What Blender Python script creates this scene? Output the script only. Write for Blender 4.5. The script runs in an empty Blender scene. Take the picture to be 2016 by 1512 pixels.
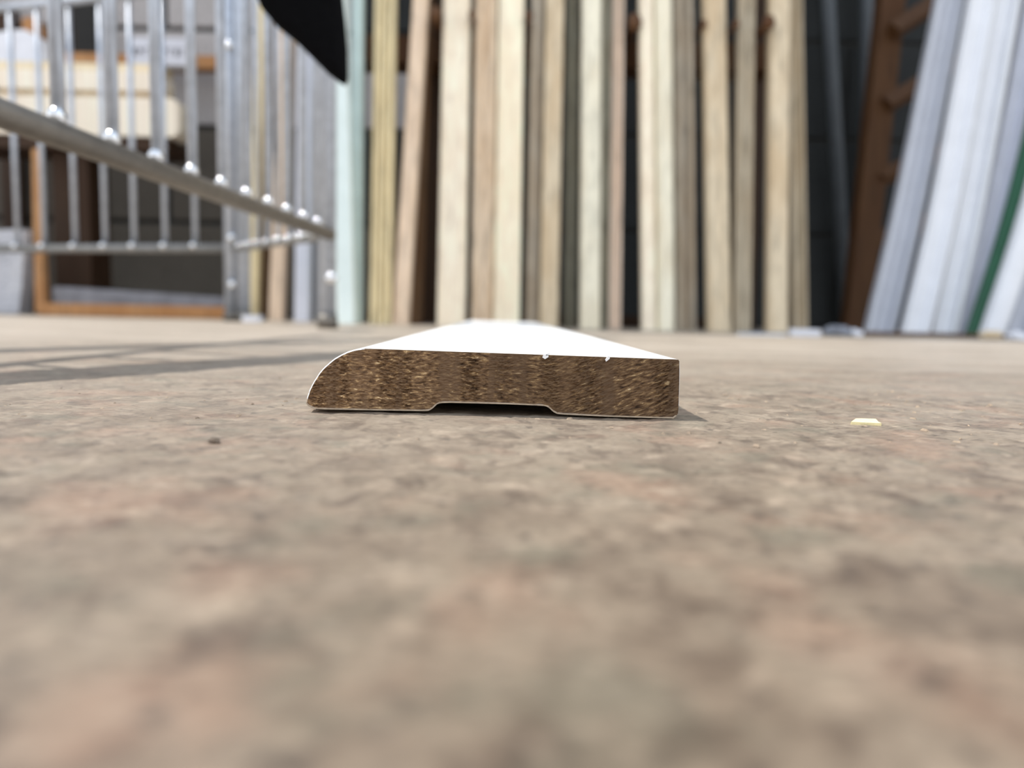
import bpy, bmesh, math, random
import numpy as np
from mathutils import Vector, Matrix
random.seed(7)
sc = bpy.context.scene
C = sc.collection

# ------------------------------------------------------------------ camera, sky, sun, exposure
CAM_H = 0.01885                      # a phone held with its lens 19 mm above the floor
FPX = 1500.0                         # focal length in pixels of a 2016 x 1512 frame
PITCH = math.atan((756 - 617.7) / FPX)
ROLL = 0.0215
DF = 0.141                           # the sawn end of the moulding
fw = Vector((0, math.cos(PITCH), -math.sin(PITCH)))
rt0 = Vector((1, 0, 0)); up0 = rt0.cross(fw)
rt = rt0 * math.cos(ROLL) + up0 * math.sin(ROLL)
up = up0 * math.cos(ROLL) - rt0 * math.sin(ROLL)
cam_pos = Vector((0, 0, CAM_H))
cd = bpy.data.cameras.new('camera'); cam = bpy.data.objects.new('camera', cd); C.objects.link(cam)
m3 = Matrix((rt, up, -fw)).transposed()
cam.matrix_world = Matrix.Translation(cam_pos) @ m3.to_4x4()
cd.lens = 4.25; cd.sensor_fit = 'HORIZONTAL'; cd.sensor_width = 4.25 * 2016 / FPX
cd.clip_start = 0.002; cd.clip_end = 60
cd.dof.use_dof = True
cd.dof.focus_distance = DF / math.cos(PITCH) * 0.995 + 0.001
cd.dof.aperture_fstop = 4.25 / 2.05
sc.camera = cam

w = bpy.data.worlds.new('sky'); sc.world = w; w.use_nodes = True
nt = w.node_tree; nt.nodes.clear()
wo = nt.nodes.new('ShaderNodeOutputWorld'); bg = nt.nodes.new('ShaderNodeBackground')
tc = nt.nodes.new('ShaderNodeTexCoord'); sp = nt.nodes.new('ShaderNodeSeparateXYZ')
rp = nt.nodes.new('ShaderNodeValToRGB')
nt.links.new(tc.outputs['Generated'], sp.inputs[0]); nt.links.new(sp.outputs['Z'], rp.inputs[0])
rp.color_ramp.elements[0].position = 0.0; rp.color_ramp.elements[0].color = (1.0, 0.98, 0.95, 1)
rp.color_ramp.elements[1].position = 0.9; rp.color_ramp.elements[1].color = (0.66, 0.78, 0.95, 1)
nt.links.new(rp.outputs[0], bg.inputs[0]); bg.inputs[1].default_value = 1.25
nt.links.new(bg.outputs[0], wo.inputs[0])

SUN_DIR = Vector((-0.495, 0.19, 1.0)).normalized()      # towards the sun
sd = bpy.data.lights.new('sun', 'SUN'); so = bpy.data.objects.new('sun', sd); C.objects.link(so)
sd.energy = 3.6; sd.angle = math.radians(0.53); sd.color = (1.0, 0.955, 0.89)
so.rotation_euler = SUN_DIR.to_track_quat('Z', 'Y').to_euler(); so.location = (-1.5, 0.3, 3)
vs = sc.view_settings
vs.view_transform = 'Standard'; vs.look = 'None'; vs.gamma = 1.0; vs.exposure = 0.33; vs.use_curve_mapping = False

# ------------------------------------------------------------------ helpers
def at(px, py, Y):
    """world point on the plane y = Y seen at a photograph pixel"""
    d = fw * FPX + rt * (px - 1008) - up * (py - 756)
    return cam_pos + d * (Y / d.y)
def floor_x(px, Y, z=0.0):
    """world x at depth Y and height z of a photograph column"""
    lo, hi = -4.0, 4.0
    for _ in range(50):
        mid = (lo + hi) / 2; v = Vector((mid, Y, z)) - cam_pos
        if 1008 + FPX * v.dot(rt) / v.dot(fw) < px: lo = mid
        else: hi = mid
    return lo

def link_mesh(name, verts, faces, mat, parent=None, loc=None, smooth=False):
    me = bpy.data.meshes.new(name); me.from_pydata([tuple(v) for v in verts], [], faces)
    bm = bmesh.new(); bm.from_mesh(me); bmesh.ops.recalc_face_normals(bm, faces=bm.faces); bm.to_mesh(me); bm.free()
    me.validate(); me.materials.append(mat)
    if smooth: me.polygons.foreach_set('use_smooth', [True] * len(me.polygons))
    o = bpy.data.objects.new(name, me); C.objects.link(o)
    if loc is not None: o.location = loc
    if parent is not None: o.parent = parent
    return o
def tag(o, label=None, cat=None, group=None, kind=None):
    if label: o['label'] = label
    if cat: o['category'] = cat
    if group: o['group'] = group
    if kind: o['kind'] = kind
    return o
def empty(name, loc=(0, 0, 0)):
    o = bpy.data.objects.new(name, None); C.objects.link(o); o.location = loc; o.empty_display_size = 0.02
    return o
def box_geo(x0, x1, y0, y1, z0, z1, b=0.0):
    bm = bmesh.new(); bmesh.ops.create_cube(bm, size=1)
    for v in bm.verts:
        v.co = Vector(((x0 + x1) / 2 + v.co.x * (x1 - x0), (y0 + y1) / 2 + v.co.y * (y1 - y0), (z0 + z1) / 2 + v.co.z * (z1 - z0)))
    if b > 0: bmesh.ops.bevel(bm, geom=bm.edges[:], offset=b, segments=2, profile=0.7, affect='EDGES')
    bm.verts.index_update()
    r = [v.co.copy() for v in bm.verts], [[v.index for v in f.verts] for f in bm.faces]
    bm.free(); return r
def merge(geos):
    V, F = [], []
    for v, f in geos:
        k = len(V); V += list(v); F += [[i + k for i in q] for q in f]
    return V, F
def tube_geo(pts, r, n=12, caps=True):
    pts = [Vector(p) for p in pts]; V, F = [], []
    prev = None
    for i, p in enumerate(pts):
        a = pts[max(i - 1, 0)]; b = pts[min(i + 1, len(pts) - 1)]
        t = (b - a).normalized()
        if prev is None:
            u = t.orthogonal().normalized()
        else:
            u = (prev - t * prev.dot(t)).normalized()
        prev = u; v = t.cross(u)
        rr = r[i] if isinstance(r, (list, tuple)) else r
        for k in range(n):
            c = 2 * math.pi * k / n; V.append(p + (u * math.cos(c) + v * math.sin(c)) * rr)
    for i in range(len(pts) - 1):
        for k in range(n):
            F.append([i * n + k, i * n + (k + 1) % n, (i + 1) * n + (k + 1) % n, (i + 1) * n + k])
    if caps:
        F.append(list(range(n))[::-1]); F.append([(len(pts) - 1) * n + k for k in range(n)])
    return V, F
def ball_geo(c, r, sx=1, sy=1, sz=1, seg=12, ring=8):
    bm = bmesh.new(); bmesh.ops.create_uvsphere(bm, u_segments=seg, v_segments=ring, radius=r)
    bm.verts.index_update()
    V = [Vector(c) + Vector((v.co.x * sx, v.co.y * sy, v.co.z * sz)) for v in bm.verts]
    F = [[v.index for v in f.verts] for f in bm.faces]; bm.free(); return V, F

def hash2(ix, iy, seed):
    h = (ix.astype(np.int64) * 374761393 + iy.astype(np.int64) * 668265263 + seed * 1442695041) & 0x7fffffff
    h = ((h ^ (h >> 13)) * 1274126177) & 0x7fffffff
    h = h ^ (h >> 16)
    return (h & 0xffff) / 65535.0
def vnoise(x, y, seed=0):
    ix = np.floor(x); iy = np.floor(y); fx = x - ix; fy = y - iy
    fx = fx * fx * (3 - 2 * fx); fy = fy * fy * (3 - 2 * fy)
    a = hash2(ix, iy, seed); b = hash2(ix + 1, iy, seed); c = hash2(ix, iy + 1, seed); d = hash2(ix + 1, iy + 1, seed)
    return (a * (1 - fx) + b * fx) * (1 - fy) + (c * (1 - fx) + d * fx) * fy
def fbm(x, y, seed=0, octv=4, gain=0.5):
    s = 0; a = 1; t = 0
    for k in range(octv):
        s = s + a * vnoise(x * 2 ** k + 17.3 * k, y * 2 ** k - 9.1 * k, seed + k); t += a; a *= gain
    return s / t

# ------------------------------------------------------------------ materials
def new_mat(name):
    m = bpy.data.materials.new(name); m.use_nodes = True
    return m, m.node_tree, m.node_tree.nodes['Principled BSDF']
def N(nt, t, **kw):
    n = nt.nodes.new(t)
    for k, v in kw.items(): setattr(n, k, v)
    return n
def coords(nt, scale=(1, 1, 1), rot=(0, 0, 0)):
    t = N(nt, 'ShaderNodeTexCoord'); mp = N(nt, 'ShaderNodeMapping')
    mp.inputs['Scale'].default_value = scale; mp.inputs['Rotation'].default_value = rot
    nt.links.new(t.outputs['Object'], mp.inputs[0]); return mp.outputs[0]
def noise(nt, vec, scale, detail=3, rough=0.55, dist=0.0):
    n = N(nt, 'ShaderNodeTexNoise'); n.inputs['Scale'].default_value = scale; n.inputs['Detail'].default_value = detail
    n.inputs['Roughness'].default_value = rough; n.inputs['Distortion'].default_value = dist
    nt.links.new(vec, n.inputs['Vector']); return n.outputs['Fac']
def ramp(nt, fac, stops):
    r = N(nt, 'ShaderNodeValToRGB'); e = r.color_ramp.elements
    while len(e) < len(stops): e.new(0.5)
    for k, (p, c) in enumerate(stops):
        e[k].position = p; e[k].color = (*c, 1) if len(c) == 3 else c
    nt.links.new(fac, r.inputs[0]); return r.outputs[0]
def mix(nt, fac, a, b, mode='MIX'):
    n = N(nt, 'ShaderNodeMix', data_type='RGBA', blend_type=mode)
    for sock, v in ((n.inputs[0], fac), (n.inputs[6], a), (n.inputs[7], b)):
        if hasattr(v, 'is_output'): nt.links.new(v, sock)
        elif isinstance(v, (tuple, list)): sock.default_value = (*v, 1) if len(v) == 3 else v
        else: sock.default_value = v
    return n.outputs[2]
def bump(nt, b, h, strength, dist):
    n = N(nt, 'ShaderNodeBump'); n.inputs['Strength'].default_value = strength; n.inputs['Distance'].default_value = dist
    nt.links.new(h, n.inputs['Height']); nt.links.new(n.outputs[0], b.inputs['Normal'])
def srgb(r, g, b):
    f = lambda c: (c / 255 / 12.92) if c <= 10 else ((c / 255 + 0.055) / 1.055) ** 2.4
    return (f(r), f(g), f(b))
def mul(c, k): return tuple(min(0.95, x * k) for x in c)
def plain(name, col, rough=0.6, var=0.15, scale=60, metal=0.0, spec=0.5, bmp=0.0):
    m, nt, b = new_mat(name); v = coords(nt)
    f = noise(nt, v, scale, 4)
    c = ramp(nt, f, [(0.3, mul(col, 1 - var)), (0.7, mul(col, 1 + var))])
    nt.links.new(c, b.inputs['Base Color']); b.inputs['Roughness'].default_value = rough
    b.inputs['Metallic'].default_value = metal; b.inputs['Specular IOR Level'].default_value = spec
    if bmp: bump(nt, b, f, 0.5, bmp)
    return m
_pine = {}
def pine(name, col, dark=0.72, patch=0.2, rough=0.6, warm=(1.0, 0.86, 0.7)):
    """sawn softwood: long streaks of grain, slow patches of another tone, some knots"""
    if name in _pine: return _pine[name]
    m, nt, b = new_mat(name)
    rnd = N(nt, 'ShaderNodeObjectInfo'); t = N(nt, 'ShaderNodeTexCoord')
    off = N(nt, 'ShaderNodeVectorMath', operation='SCALE'); off.inputs[0].default_value = (3.1, 1.7, 9.3)
    nt.links.new(rnd.outputs['Random'], off.inputs['Scale'])
    add = N(nt, 'ShaderNodeVectorMath', operation='ADD'); nt.links.new(t.outputs['Object'], add.inputs[0]); nt.links.new(off.outputs[0], add.inputs[1])
    mp = N(nt, 'ShaderNodeMapping'); mp.inputs['Scale'].default_value = (1, 1, 0.05); nt.links.new(add.outputs[0], mp.inputs[0])
    g = noise(nt, mp.outputs[0], 150, 3, 0.55, 0.4)
    c1 = ramp(nt, g, [(0.34, mul(col, dark)), (0.5, col), (0.66, mul(col, 1.08))])
    mp2 = N(nt, 'ShaderNodeMapping'); mp2.inputs['Scale'].default_value = (1, 1, 0.3); nt.links.new(add.outputs[0], mp2.inputs[0])
    p = noise(nt, mp2.outputs[0], 26, 2)
    pf = ramp(nt, p, [(0.42, (0, 0, 0)), (0.66, (patch * 3, patch * 3, patch * 3))])
    c2 = mix(nt, pf, c1, tuple(x * y * 0.82 for x, y in zip(col, warm)))
    vo = N(nt, 'ShaderNodeTexVoronoi'); vo.inputs['Scale'].default_value = 9
    nt.links.new(mp2.outputs[0], vo.inputs['Vector'])
    kf = ramp(nt, vo.outputs['Distance'], [(0.03, (0.7, 0.7, 0.7)), (0.11, (0, 0, 0))])
    c3 = mix(nt, kf, c2, tuple(x * y * 0.3 for x, y in zip(col, warm)))
    nt.links.new(c3, b.inputs['Base Color']); b.inputs['Roughness'].default_value = rough
    b.inputs['Specular IOR Level'].default_value = 0.3
    bump(nt, b, g, 0.3, 0.0006)
    _pine[name] = m; return m

# floor: worn, stained hardboard-like surface
def floor_material():
    m, nt, b = new_mat('worn_floor'); v = coords(nt)
    n1 = noise(nt, v, 75, 5, 0.6, 0.3)
    base = ramp(nt, n1, [(0.25, srgb(112, 97, 82)), (0.42, srgb(138, 122, 105)), (0.55, srgb(152, 137, 119)), (0.75, srgb(170, 155, 138))])
    n2 = noise(nt, coords(nt, (1, 0.8, 1), (0, 0, 0.5)), 150, 4, 0.62, 0.6)
    f2 = ramp(nt, n2, [(0.51, (0, 0, 0)), (0.64, (0.85, 0.85, 0.85))])
    c = mix(nt, f2, base, srgb(94, 77, 63))                    # brown wear
    n3 = noise(nt, coords(nt, (1, 1, 1), (0.3, 0, 1.1)), 70, 3, 0.5)
    f3 = ramp(nt, n3, [(0.52, (0, 0, 0)), (0.68, (0.45, 0.45, 0.45))])
    c = mix(nt, f3, c, srgb(170, 134, 112))                    # pinkish worn paint
    n4 = noise(nt, coords(nt, (1, 1, 1), (0.9, 0, 2.1)), 90, 3, 0.5)
    f4 = ramp(nt, n4, [(0.56, (0, 0, 0)), (0.68, (0.5, 0.5, 0.5))])
    c = mix(nt, f4, c, srgb(112, 110, 94))                     # grey-green marks
    n8 = noise(nt, coords(nt, (1, 1, 1), (0.2, 0.4, 2.9)), 200, 3, 0.55, 0.4)
    f8 = ramp(nt, n8, [(0.56, (0, 0, 0)), (0.68, (0.6, 0.6, 0.6))])
    c = mix(nt, f8, c, srgb(190, 172, 152))                    # pale rubbed spots
    n5 = noise(nt, coords(nt, (0.5, 1, 1)), 1100, 4, 0.7)
    f5 = ramp(nt, n5, [(0.3, (0.5, 0.46, 0.42)), (0.48, (0.98, 0.98, 0.98)), (0.72, (1.25, 1.24, 1.22))])
    c = mix(nt, 1.0, c, f5, 'MULTIPLY')
    n6 = noise(nt, coords(nt, (1, 1, 1), (0, 0, 0.8)), 300, 3, 0.6)
    f6 = ramp(nt, n6, [(0.60, (0, 0, 0)), (0.70, (0.75, 0.75, 0.75))])
    c = mix(nt, f6, c, srgb(66, 55, 47))                       # dark scuffs
    n7 = noise(nt, coords(nt, (1, 1, 1), (0.5, 0, 0.2)), 9, 3, 0.5)
    f7 = ramp(nt, n7, [(0.35, (0.58, 0.55, 0.52)), (0.65, (0.70, 0.685, 0.665))])
    c = mix(nt, 1.0, c, f7, 'MULTIPLY')
    # paler colour towards the racks, broken up by noise
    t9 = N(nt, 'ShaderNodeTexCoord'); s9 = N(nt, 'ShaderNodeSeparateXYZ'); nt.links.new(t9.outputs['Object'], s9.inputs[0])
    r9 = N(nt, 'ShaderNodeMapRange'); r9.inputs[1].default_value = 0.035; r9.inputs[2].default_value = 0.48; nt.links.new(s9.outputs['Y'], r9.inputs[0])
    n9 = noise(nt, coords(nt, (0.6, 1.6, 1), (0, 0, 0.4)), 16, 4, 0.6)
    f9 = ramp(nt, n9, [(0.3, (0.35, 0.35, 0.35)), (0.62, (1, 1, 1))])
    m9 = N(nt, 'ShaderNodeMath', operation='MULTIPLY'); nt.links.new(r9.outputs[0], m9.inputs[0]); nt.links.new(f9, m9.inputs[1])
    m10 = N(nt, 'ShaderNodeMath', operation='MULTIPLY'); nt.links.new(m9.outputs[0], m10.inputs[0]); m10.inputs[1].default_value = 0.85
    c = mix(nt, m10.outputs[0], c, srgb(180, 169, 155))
    nt.links.new(c, b.inputs['Base Color'])
    b.inputs['Roughness'].default_value = 0.5; b.inputs['Specular IOR Level'].default_value = 0.6
    bump(nt, b, n5, 0.5, 0.0003)
    return m
M = {}
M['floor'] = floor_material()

def core_material():
    m, nt, b = new_mat('sawn_fibre_core')
    v = coords(nt, (620, 400, 2000)); r1 = coords(nt, (1, 1, 1), (0, math.radians(19), 0))
    mp2 = N(nt, 'ShaderNodeMapping'); mp2.inputs['Scale'].default_value = (520, 400, 2000); nt.links.new(r1, mp2.inputs[0]); v2 = mp2.outputs[0]
    a = noise(nt, v, 1.0, 4, 0.65, 0.5); bb = noise(nt, v2, 1.0, 4, 0.65, 0.5)
    t = N(nt, 'ShaderNodeTexCoord'); s = N(nt, 'ShaderNodeSeparateXYZ'); nt.links.new(t.outputs['Object'], s.inputs[0])
    side = N(nt, 'ShaderNodeMapRange'); side.inputs[1].default_value = 0.042; side.inputs[2].default_value = 0.052
    nt.links.new(s.outputs['X'], side.inputs[0])
    g = mix(nt, side.outputs[0], a, bb)
    c = ramp(nt, g, [(0.30, srgb(34, 23, 15)), (0.43, srgb(88, 66, 46)), (0.54, srgb(114, 90, 66)), (0.63, srgb(150, 122, 86)), (0.72, srgb(226, 202, 162))])
    band = noise(nt, coords(nt, (330, 1, 25)), 1.0, 2, 0.5)
    fb = ramp(nt, band, [(0.5, (0, 0, 0)), (0.6, (0.75, 0.75, 0.75))])
    c = mix(nt, fb, c, srgb(98, 77, 58))
    tone = noise(nt, coords(nt, (34, 1, 18)), 1.0, 2, 0.5)          # colour runs from paler to darker across the strip
    ad = N(nt, 'ShaderNodeMapRange'); ad.inputs[1].default_value = 0.0; ad.inputs[2].default_value = 0.04
    ad.inputs[3].default_value = 1.55; ad.inputs[4].default_value = 0.92; nt.links.new(s.outputs['X'], ad.inputs[0])
    cb = N(nt, 'ShaderNodeCombineColor')
    for q in range(3): nt.links.new(ad.outputs[0], cb.inputs[q])
    c = mix(nt, 1.0, c, cb.outputs[0], 'MULTIPLY')
    nt.links.new(c, b.inputs['Base Color']); b.inputs['Roughness'].default_value = 0.8; b.inputs['Specular IOR Level'].default_value = 0.2
    return m
M['core'] = core_material()
def primer_material():
    m, nt, b = new_mat('white_primer'); v = coords(nt)
    f = noise(nt, v, 700, 3)
    c = ramp(nt, f, [(0.3, (0.80, 0.81, 0.82)), (0.6, (0.87, 0.87, 0.87))])
    nt.links.new(c, b.inputs['Base Color']); b.inputs['Roughness'].default_value = 0.45
    bump(nt, b, f, 0.15, 0.0001); return m
M['primer'] = primer_material()
M['chip'] = plain('yellow_chip', srgb(232, 218, 168), 0.7, 0.12, 900)
M['zinc'] = plain('galvanised_steel', (0.47, 0.51, 0.58), 0.34, 0.15, 120, metal=0.5)
M['weld'] = plain('bright_weld', (0.75, 0.77, 0.80), 0.18, 0.05, 300, metal=1.0)
M['rail'] = plain('shaded_zinc', (0.17, 0.155, 0.135), 0.45, 0.15, 90, metal=0.6)  # zinc colour darkened for the shaded underside of the rail
M['dull'] = plain('weathered_zinc', (0.235, 0.235, 0.23), 0.42, 0.15, 90, metal=0.4)
M['black'] = plain('black_cloth', (0.004, 0.004, 0.0045), 0.95, 0.2, 200, spec=0.05)
M['brown'] = pine('brown_rack_timber', srgb(92, 62, 36), 0.7, 0.2)
M['dark_brown'] = pine('dark_rack_timber', srgb(62, 42, 26), 0.7, 0.3)
M['orange'] = pine('orange_timber', srgb(186, 138, 92), 0.75, 0.2)
M['white_board'] = plain('white_painted', srgb(229, 232, 238), 0.5, 0.04, 40)
M['grey_white'] = plain('grey_white_painted', srgb(190, 194, 204), 0.5, 0.05, 40)
M['lavender'] = plain('lavender_white_painted', srgb(222, 226, 240), 0.5, 0.05, 30)
M['mint'] = plain('mint_painted', srgb(232, 246, 243), 0.5, 0.04, 30)
M['mint_dull'] = plain('dull_mint_painted', srgb(206, 226, 225), 0.5, 0.06, 30)
M['green'] = plain('green_painted', srgb(38, 92, 66), 0.5, 0.15, 30)
M['sheet_white'] = plain('white_wrap', srgb(226, 228, 236), 0.4, 0.06, 40)
M['sheet_grey'] = plain('grey_offcut', srgb(128, 132, 142), 0.6, 0.2, 60)
M['ink'] = plain('grey_print', srgb(112, 112, 120), 0.7, 0.2, 60)
M['slab'] = plain('grey_slab', srgb(140, 140, 146), 0.85, 0.3, 30, bmp=0.002)
M['grit'] = plain('dark_grit', srgb(92, 80, 68), 0.9, 0.4, 400)
M['pipe'] = plain('grey_plastic', srgb(88, 95, 102), 0.5, 0.1, 30)
def concrete(name, col, var):
    m, nt, b = new_mat(name); v = coords(nt)
    f = noise(nt, v, 14, 5, 0.6); g = noise(nt, v, 160, 3, 0.6)
    c = ramp(nt, f, [(0.32, mul(col, 1 - var)), (0.5, col), (0.7, mul(col, 1 + var))])
    c = mix(nt, 0.5, c, ramp(nt, g, [(0.35, mul(col, 0.6)), (0.65, mul(col, 1.25))]))
    nt.links.new(c, b.inputs['Base Color']); b.inputs['Roughness'].default_value = 0.9
    bump(nt, b, g, 0.6, 0.002); return m
M['block'] = concrete('concrete_block_shade', srgb(46, 49, 50), 0.3)  # deep shade on the wall put into the block colour
M['block_shelf_shade'] = concrete('concrete_block_shelf_shade', srgb(92, 86, 78), 0.2)  # shade below the shelf put into the block colour
M['block_sunlit'] = concrete('concrete_block_sunlit', srgb(178, 174, 174), 0.12)  # sunlit stretch of wall, its brightness put into the block colour
M['mortar'] = concrete('mortar', srgb(56, 56, 55), 0.2)
M['speckled'] = concrete('pale_speckled_concrete', srgb(214, 216, 224), 0.5)
M['sunshade'] = plain('grey_sunshade_sheet', srgb(70, 70, 72), 0.7, 0.1, 20)

# ------------------------------------------------------------------ floor (fine relief where the lens is close)
def graded(core0, core1, step, lo, hi, grow=1.12):
    c = list(np.arange(core0, core1 + step / 2, step))
    s = step; x = core1
    while x < hi: s *= grow; x += s; c.append(min(x, hi))
    s = step; x = core0; pre = []
    while x > lo: s *= grow; x -= s; pre.append(max(x, lo))
    return np.array(pre[::-1] + c)
xs = graded(-0.115, 0.115, 0.00055, -2.6, 2.6); ys = graded(0.06, 0.235, 0.00055, -1.2, 1.75)
X, Y = np.meshgrid(xs, ys)
rel = fbm(X * 1500, Y * 1500, 3, 3) * 0.00022 + fbm(X * 320, Y * 320, 9, 3) * 0.00045 + fbm(X * 60, Y * 60, 21, 2) * 0.0005
fade = np.clip(1 - (np.maximum(np.abs(X) - 0.115, 0) + np.maximum(np.abs(Y - 0.15) - 0.09, 0)) / 0.15, 0, 1)
Z = (rel - 0.0008) * fade
Z = np.minimum(Z, 0.0) 
nx, ny = len(xs), len(ys)
co = np.stack([X, Y, Z], -1).reshape(-1, 3).astype(np.float32)
ii = (np.arange(ny - 1)[:, None] * nx + np.arange(nx - 1)[None, :]).reshape(-1)
quads = np.stack([ii, ii + 1, ii + nx + 1, ii + nx], -1).astype(np.int32)
me = bpy.data.meshes.new('floor')
me.vertices.add(len(co)); me.vertices.foreach_set('co', co.ravel())
me.loops.add(quads.size); me.loops.foreach_set('vertex_index', quads.ravel())
me.polygons.add(len(quads)); me.polygons.foreach_set('loop_start', np.arange(0, quads.size, 4, dtype=np.int32))
me.update(calc_edges=True); me.polygons.foreach_set('use_smooth', np.ones(len(quads), dtype=bool))
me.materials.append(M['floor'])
fl = bpy.data.objects.new('floor', me); C.objects.link(fl)
tag(fl, 'worn beige stained floor with brown and grey marks', kind='structure')

# ------------------------------------------------------------------ back wall of concrete blocks
WALL_Y = 1.62
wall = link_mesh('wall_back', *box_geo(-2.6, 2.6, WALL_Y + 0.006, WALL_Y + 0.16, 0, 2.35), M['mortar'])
tag(wall, 'concrete block wall behind the timber racks', kind='structure')
bme = {}
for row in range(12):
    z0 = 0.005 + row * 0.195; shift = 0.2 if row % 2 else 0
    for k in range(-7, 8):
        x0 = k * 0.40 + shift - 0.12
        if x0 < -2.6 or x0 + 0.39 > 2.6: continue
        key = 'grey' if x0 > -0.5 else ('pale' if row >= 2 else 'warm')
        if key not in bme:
            o = link_mesh('block', *box_geo(0, 0.39, 0, 0.03, 0, 0.185, 0.004), M[{'pale': 'block_sunlit', 'warm': 'block_shelf_shade', 'grey': 'block'}[key]]); bme[key] = o.data
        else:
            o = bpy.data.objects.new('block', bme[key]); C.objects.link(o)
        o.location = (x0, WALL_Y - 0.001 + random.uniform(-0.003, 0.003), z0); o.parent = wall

# roof sheet out of view, added to keep the wall in shade
rf = link_mesh('sunshade', *box_geo(-1.25, 2.6, 1.30, 1.80, 2.36, 2.40), M['sunshade'])
tag(rf, 'added unseen grey roof over the timber rack', kind='structure')

# ------------------------------------------------------------------ the white primed moulding
def catmull(P, n):
    P = [np.array(p, float) for p in P]; P = [2 * P[0] - P[1]] + P + [2 * P[-1] - P[-2]]; out = []
    for i in range(1, len(P) - 2):
        for k in range(n):
            t = k / n
            out.append(0.5 * (2 * P[i] + (P[i + 1] - P[i - 1]) * t + (2 * P[i - 1] - 5 * P[i] + 4 * P[i + 1] - P[i + 2]) * t * t + (3 * P[i] - P[i - 1] - 3 * P[i + 1] + P[i + 2]) * t ** 3))
    out.append(P[-2]); return out
# cross-section in photograph pixels at the sawn end, laid out at its real depth
left_curve = catmull([(602, 795), (605, 781), (613, 760), (632, 731), (656, 709), (680, 695.5), (700, 689), (718, 687)], 6)
top_px = left_curve + [(x, 687 + (x - 718) * (708.5 - 687) / (1333 - 718)) for x in np.linspace(740, 1330, 22)] + [(1335.5, 709.2), (1338, 713)]
bot_px = catmull([(1338, 713), (1337.5, 760), (1336, 806), (1334, 817), (1326, 825)], 5)[1:] + [(1300, 824.6), (1198, 821.6), (1110, 817.2)] + \
    catmull([(1097, 816), (1088, 811), (1079, 803), (1068, 800), (1050, 799.2)], 4) + [(1000, 797), (940, 795.3), (885, 794)] + \
    catmull([(870, 794.5), (861, 797), (852, 805), (844, 809.5), (832, 810.4)], 4) + [(726, 809), (640, 807)] + catmull([(626, 806.3), (615, 804.5), (606, 800)], 4)
def to_xz(p):
    q = at(p[0], p[1], DF); return np.array((q.x, q.z))
outl = np.array([to_xz(p) for p in top_px + bot_px])
zmin = outl[:, 1].min()
outl[:, 1] -= zmin - 0.00002
ox, oz = outl[:, 0].min(), 0.0
outl[:, 0] -= ox
def offset_in(P, d):
    n = len(P); out = []
    for i in range(n):
        a, b, c = P[i - 1], P[i], P[(i + 1) % n]
        t = (c - a); t = t / (np.linalg.norm(t) + 1e-12)
        nrm = np.array((t[1], -t[0]))           # loop runs clockwise seen from the lens: inside is on its right
        out.append(b + nrm * (d[i] if hasattr(d, '__len__') else d))
    return np.array(out)
def thick(P):
    """primer is thin on the sawn top edge, thicker below, rubbed off the square side"""
    t = np.full(len(P), 0.00009); t[:len(left_curve)] = 0.0002
    k = len(top_px); t[k - 2:k + 16] = 0.00003; t[k + 16:] = 0.00026
    return t
inl = offset_in(outl, thick(outl)[:, None])
LEN = 0.56; SH = -0.018                              # the strip runs a touch to one side
strip = empty('moulding_strip', (ox, DF, 0))
tag(strip, 'white primed wooden moulding strip lying on the floor, sawn brown end showing', 'moulding')
n = len(outl); V = []; F = []
yst = [0.0, 0.0009, 0.02, 0.1, 0.2, 0.3, LEN]
rng = np.random.RandomState(4)
jit = (fbm(outl[:, 0] * 1800, outl[:, 1] * 1800, 5, 2) - 0.5) * 0.0005
for yi, yv in enumerate(yst):
    for k in range(n):
        V.append((outl[k, 0] + SH * yv, yv + (jit[k] + (0.0003 if k < len(left_curve) - 3 else 0) if yi == 0 else 0), outl[k, 1]))
for k in range(n): V.append((inl[k, 0], 0.00005 + jit[k], inl[k, 1]))
for k in range(n): V.append((inl[k, 0], 0.0009, inl[k, 1]))
for yi in range(len(yst) - 1):
    for k in range(n):
        k2 = (k + 1) % n; F.append([yi * n + k, yi * n + k2, (yi + 1) * n + k2, (yi + 1) * n + k])
a0 = len(yst) * n
for k in range(n):
    k2 = (k + 1) % n
    F.append([k, k2, a0 + k2, a0 + k]); F.append([a0 + k, a0 + k2, a0 + n + k2, a0 + n + k])
F.append([(len(yst) - 1) * n + k for k in range(n)])
coat = link_mesh('primer_coat', V, F, M['primer'], strip)
coat.data.materials.append(plain('shaded_primer', srgb(166, 148, 126), 0.85, 0.2, 900))  # shade on the underside and low rim put into the primer colour
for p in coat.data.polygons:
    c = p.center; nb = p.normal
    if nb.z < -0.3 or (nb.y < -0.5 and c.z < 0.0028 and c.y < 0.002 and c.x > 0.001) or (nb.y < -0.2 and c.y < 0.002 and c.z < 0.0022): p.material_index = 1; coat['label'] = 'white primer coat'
# core: torn sawn face with real relief
lm = int(np.argmin(inl[:, 0])); rm = int(np.argmax(inl[:, 0]))
chain_a = [inl[(lm + i) % n] for i in range((rm - lm) % n + 1)]
chain_b = [inl[(rm + i) % n] for i in range((lm - rm) % n + 1)][::-1]
def chain_f(ch):
    ch = np.array(ch); xx = np.maximum.accumulate(ch[:, 0]); return xx, ch[:, 1]
ta, tb = chain_f(chain_a), chain_f(chain_b)
x0, x1 = inl[lm, 0], inl[rm, 0]
NX, NZ = 760, 130
u = np.linspace(x0 + 1e-5, x1 - 1e-5, NX)
zt = np.interp(u, *ta); zb = np.interp(u, *tb)
s = np.linspace(0, 1, NZ)
GX = np.repeat(u[None, :], NZ, 0); GZ = zb[None, :] + (zt - zb)[None, :] * s[:, None]
ang = np.radians(25); wgt = np.clip((GX - 0.042) / 0.012, 0, 1)
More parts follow.
